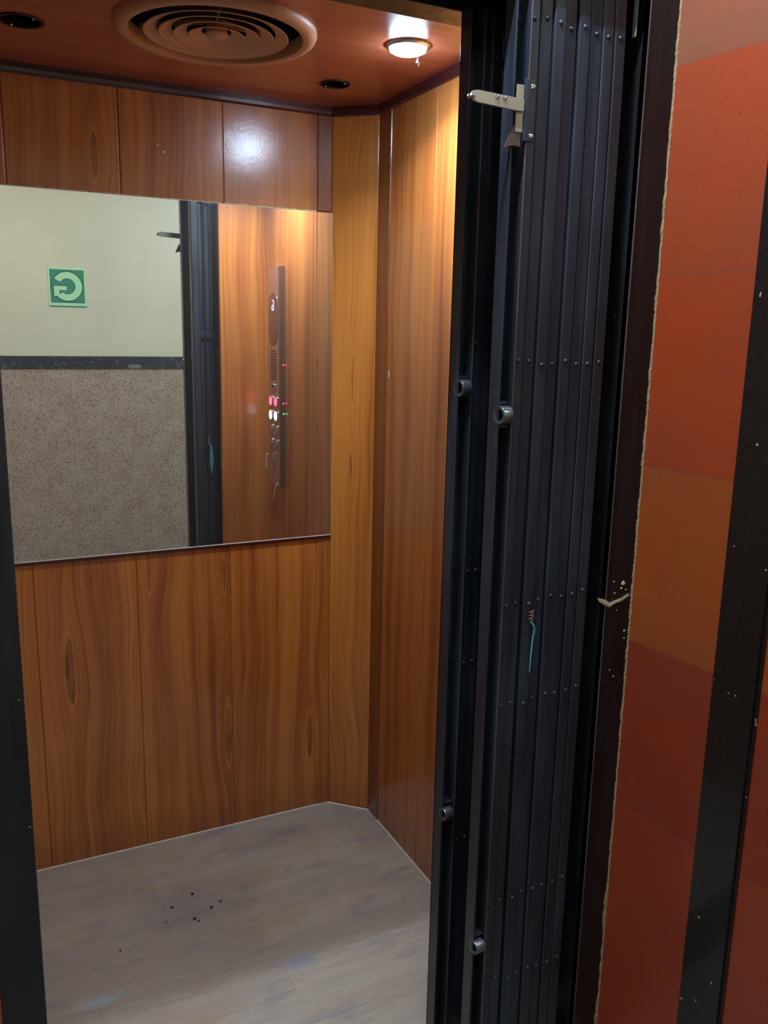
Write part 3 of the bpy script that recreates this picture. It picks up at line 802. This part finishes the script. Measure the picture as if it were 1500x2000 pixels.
# ------------------------------------------------------------------ sign on the lobby wall
sx0, sx1, sz0, sz1 = .538, .762, Z(.122), Z(.354)
sg = thing('floor_sign', ((sx0 + sx1) / 2, YB, sz0), 'square green sign with letter G on the cream wall, seen reversed in the mirror', 'sign')
bm = bmesh.new(); box(bm, sx0, sx1, YB, YB + .004, sz0, sz1, .0008)
obj('sign_board', bm, MT['sign_pale'], sg)
cx = (sx0 + sx1) / 2; cz = (sz0 + sz1) / 2 + .003
bm = bmesh.new(); box(bm, cx - .100, cx + .100, YB + .004, YB + .0046, cz - .100, cz + .100); ob = obj('border', bm, MT['sign_line'], sg)
bm = bmesh.new(); box(bm, cx - .0965, cx + .0965, YB + .0046, YB + .0052, cz - .0965, cz + .0965); obj('green_field', bm, MT['sign_green'], sg)
def ring_seg(bm, r0, r1, a0, a1, y0, y1, n=40):
    A = []
    for k in range(n + 1):
        a = math.radians(a0 + (a1 - a0) * k / n); c_, s_ = math.cos(a), math.sin(a)
        A.append([bm.verts.new((cx - r_ * c_, yy, cz + r_ * s_)) for r_, yy in ((r0, y0), (r1, y0), (r1, y1), (r0, y1))])
    for a, b in zip(A, A[1:]):
        for q in range(4): bm.faces.new((a[q], b[q], b[(q + 1) % 4], a[(q + 1) % 4]))
    bm.faces.new(A[0][::-1]); bm.faces.new(A[-1])
# the sign faces +y (towards the lift): its reader's right is -x
bm = bmesh.new(); ring_seg(bm, .0925, .0955, 0, 359.9, YB + .0052, YB + .0056, 60); obj('ring_line', bm, MT['sign_line'], sg)
bm = bmesh.new(); ring_seg(bm, .0445, .0905, 28, 315, YB + .0052, YB + .00565); 
def gbox(x0, x1, z0, z1): box(bm, cx - x1, cx - x0, YB + .0052, YB + .0057, cz + z0, cz + z1)
gbox(.000, .0435, -.028, .005); gbox(.0436, .084, -.064, .005)
obj('outline', bm, MT['sign_line'], sg)
bm = bmesh.new(); ring_seg(bm, .048, .087, 31, 312, YB + .0057, YB + .0064)
gbox = lambda x0, x1, z0, z1: box(bm, cx - x1, cx - x0, YB + .0057, YB + .0063, cz + z0, cz + z1)
gbox(.004, .0478, -.024, .001); gbox(.0479, .080, -.060, .001)
obj('letter_g', bm, MT['sign_pale'], sg)
bm = bmesh.new(); box(bm, sx0 + .002, sx1 - .002, YB, YB + .003, sz0 - .006, sz0 - .001); obj('lower_lip', bm, MT['sign_green'], sg)

# ------------------------------------------------------------------ ceiling diffuser and lamps
vc = (.545, 1.945); zc = CZ
vt = thing('ceiling_vent', (vc[0], vc[1], zc), 'large round tan air vent with concentric rings in the cabin ceiling', 'vent')
DN = Vector((0, 0, -1))
bm = bmesh.new()
lathe(bm, [(.181, -.05), (.181, .010), (.1835, .0155), (.190, .018), (.203, .0165), (.210, .011), (.213, .004), (.213, .0)], (vc[0], vc[1], zc), DN, 84)
bmesh.ops.delete(bm, geom=[q for q in bm.faces if len(q.verts) > 6], context='FACES')
obj('outer_ring', bm, MT['vent'], vt, True)
for i, rr in enumerate((.152, .121, .090, .059)):
    bm = bmesh.new()
    lathe(bm, [(rr, .0135), (rr - .007, .0105), (rr - .027, .0035), (rr - .028, .0048), (rr - .0075, .0118), (rr - .0022, .0148)], (vc[0], vc[1], zc), DN, 72, closed=True)
    obj('louvre_ring', bm, MT['vent'], vt, True)
bm = bmesh.new(); lathe(bm, [(.0001, .017), (.018, .016), (.024, .011), (.021, -.012)], (vc[0], vc[1], zc), DN, 32); obj('centre_cap', bm, MT['vent'], vt, True)
bm = bmesh.new(); lathe(bm, [(.1805, -.012), (.1805, -.06), (.0001, -.06)], (vc[0], vc[1], zc), DN, 48)
bmesh.ops.delete(bm, geom=[q for q in bm.faces if len(q.verts) > 6], context='FACES')
obj('duct_opening', bm, MT['dark'], vt)
for a in (20, 140, 260):
    bm = bmesh.new()
    Rm = Matrix.Translation((vc[0], vc[1], zc)) @ Matrix.Rotation(math.radians(a), 4, 'Z')
    box(bm, .015, .180, -.002, .002, .012, .022, 0, mat=Rm)
    obj('spoke', bm, MT['vent'], vt)

lp = thing('downlight', (LAMP[0], LAMP[1], zc), 'lit white recessed ceiling spotlight near the right wall', 'ceiling light')
bm = bmesh.new(); lathe(bm, [(.041, 0), (.041, .007), (.044, .008), (.0495, .004), (.050, 0)], (LAMP[0], LAMP[1], zc), DN, 40)
bmesh.ops.delete(bm, geom=[q for q in bm.faces if len(q.verts) > 6], context='FACES')
obj('rim', bm, MT['chrome'], lp, True)
bm = bmesh.new(); lathe(bm, [(.041, .001), (.040, .012), (.03, .0165), (.0001, .018)], (LAMP[0], LAMP[1], zc), DN, 36); obj('lens', bm, MT['lens'], lp, True)
bm = bmesh.new(); tube(bm, [(LAMP[0] + .035, LAMP[1] + .03, zc), (LAMP[0] + .042, LAMP[1] + .034, zc - .008), (LAMP[0] + .043, LAMP[1] + .034, zc - .018)], .0018, 6)
lathe(bm, [(.0001, 0), (.0045, .003), (.006, .008), (.0035, .014), (.0001, .016)], (LAMP[0] + .043, LAMP[1] + .034, zc - .014), DN, 14)
obj('spring_clip', bm, MT['chrome'], lp, True)
def dead(lab, c_, r_):
    t = thing('downlight', (c_[0], c_[1], zc), lab, 'ceiling light')
    bm = bmesh.new(); lathe(bm, [(r_ * .86, -.05), (r_ * .86, .0025), (r_, .003), (r_ * 1.04, 0)], (c_[0], c_[1], zc), DN, 36)
    bmesh.ops.delete(bm, geom=[q for q in bm.faces if len(q.verts) > 6], context='FACES')
    obj('rim', bm, MT['black2'], t, True)
    bm = bmesh.new(); lathe(bm, [(r_ * .87, -.045), (.0001, -.045)], (c_[0], c_[1], zc), DN, 36); obj('socket', bm, MT['dark'], t)
    for a in (-.6, 2.2):
        bm = bmesh.new(); lathe(bm, [(.003, 0), (.0025, .002), (.0001, .003)], (c_[0] + r_ * .6 * math.cos(a), c_[1] + r_ * .9 * math.sin(a), zc - .001), DN, 10); obj('clip', bm, MT['chrome'], t, True)
dead('unlit dark spotlight hole between the round vent and the far right corner', (.922, 2.193), .039)
dead('unlit dark spotlight hole left of the round vent', (.170, 2.095), .046)

# guessed lamp above the doorway, out of view, lighting gates and floor
tb = thing('unseen_tube_light', (.35, 1.10, Z(1.24)), 'guessed white tube light above the landing doorway, out of view', 'lamp')
bm = bmesh.new(); box(bm, -.25, .95, 1.06, 1.11, Z(1.24), Z(1.30), .004); obj('batten', bm, MT['white'], tb)
bm = bmesh.new(); tube(bm, [(-.22, 1.085, Z(1.22)), (.92, 1.085, Z(1.22))], .013, 16); obj('tube', bm, MT['tube'], tb, True)

# black crumbs on the cabin floor
crumbs = [(.482, 2.130, .0045), (.418, 2.096, .004), (.515, 2.052, .0045), (.545, 2.067, .0035), (.462, 2.025, .0045), (.470, 2.012, .003), (.397, 2.093, .002), (.390, 2.045, .0025), (.262, 1.985, .003)]
src = None
for (cx_, cy_, rr) in crumbs:
    if src is None:
        bm = bmesh.new(); bmesh.ops.create_icosphere(bm, subdivisions=2, radius=1)
        for v in bm.verts: v.co *= random.uniform(.75, 1.15); v.co.z *= .5
        src = obj('crumb', bm, MT['specks']); o = src
    else:
        o = src.copy(); C.objects.link(o)
    o.location = (cx_, cy_, rr * .45); o.scale = (rr, rr, rr); o.rotation_euler = (0, 0, random.uniform(0, 6))
    tag(o, 'tiny black crumb lying in the middle of the grey cabin floor', 'crumb', 'black crumbs on the cabin floor')
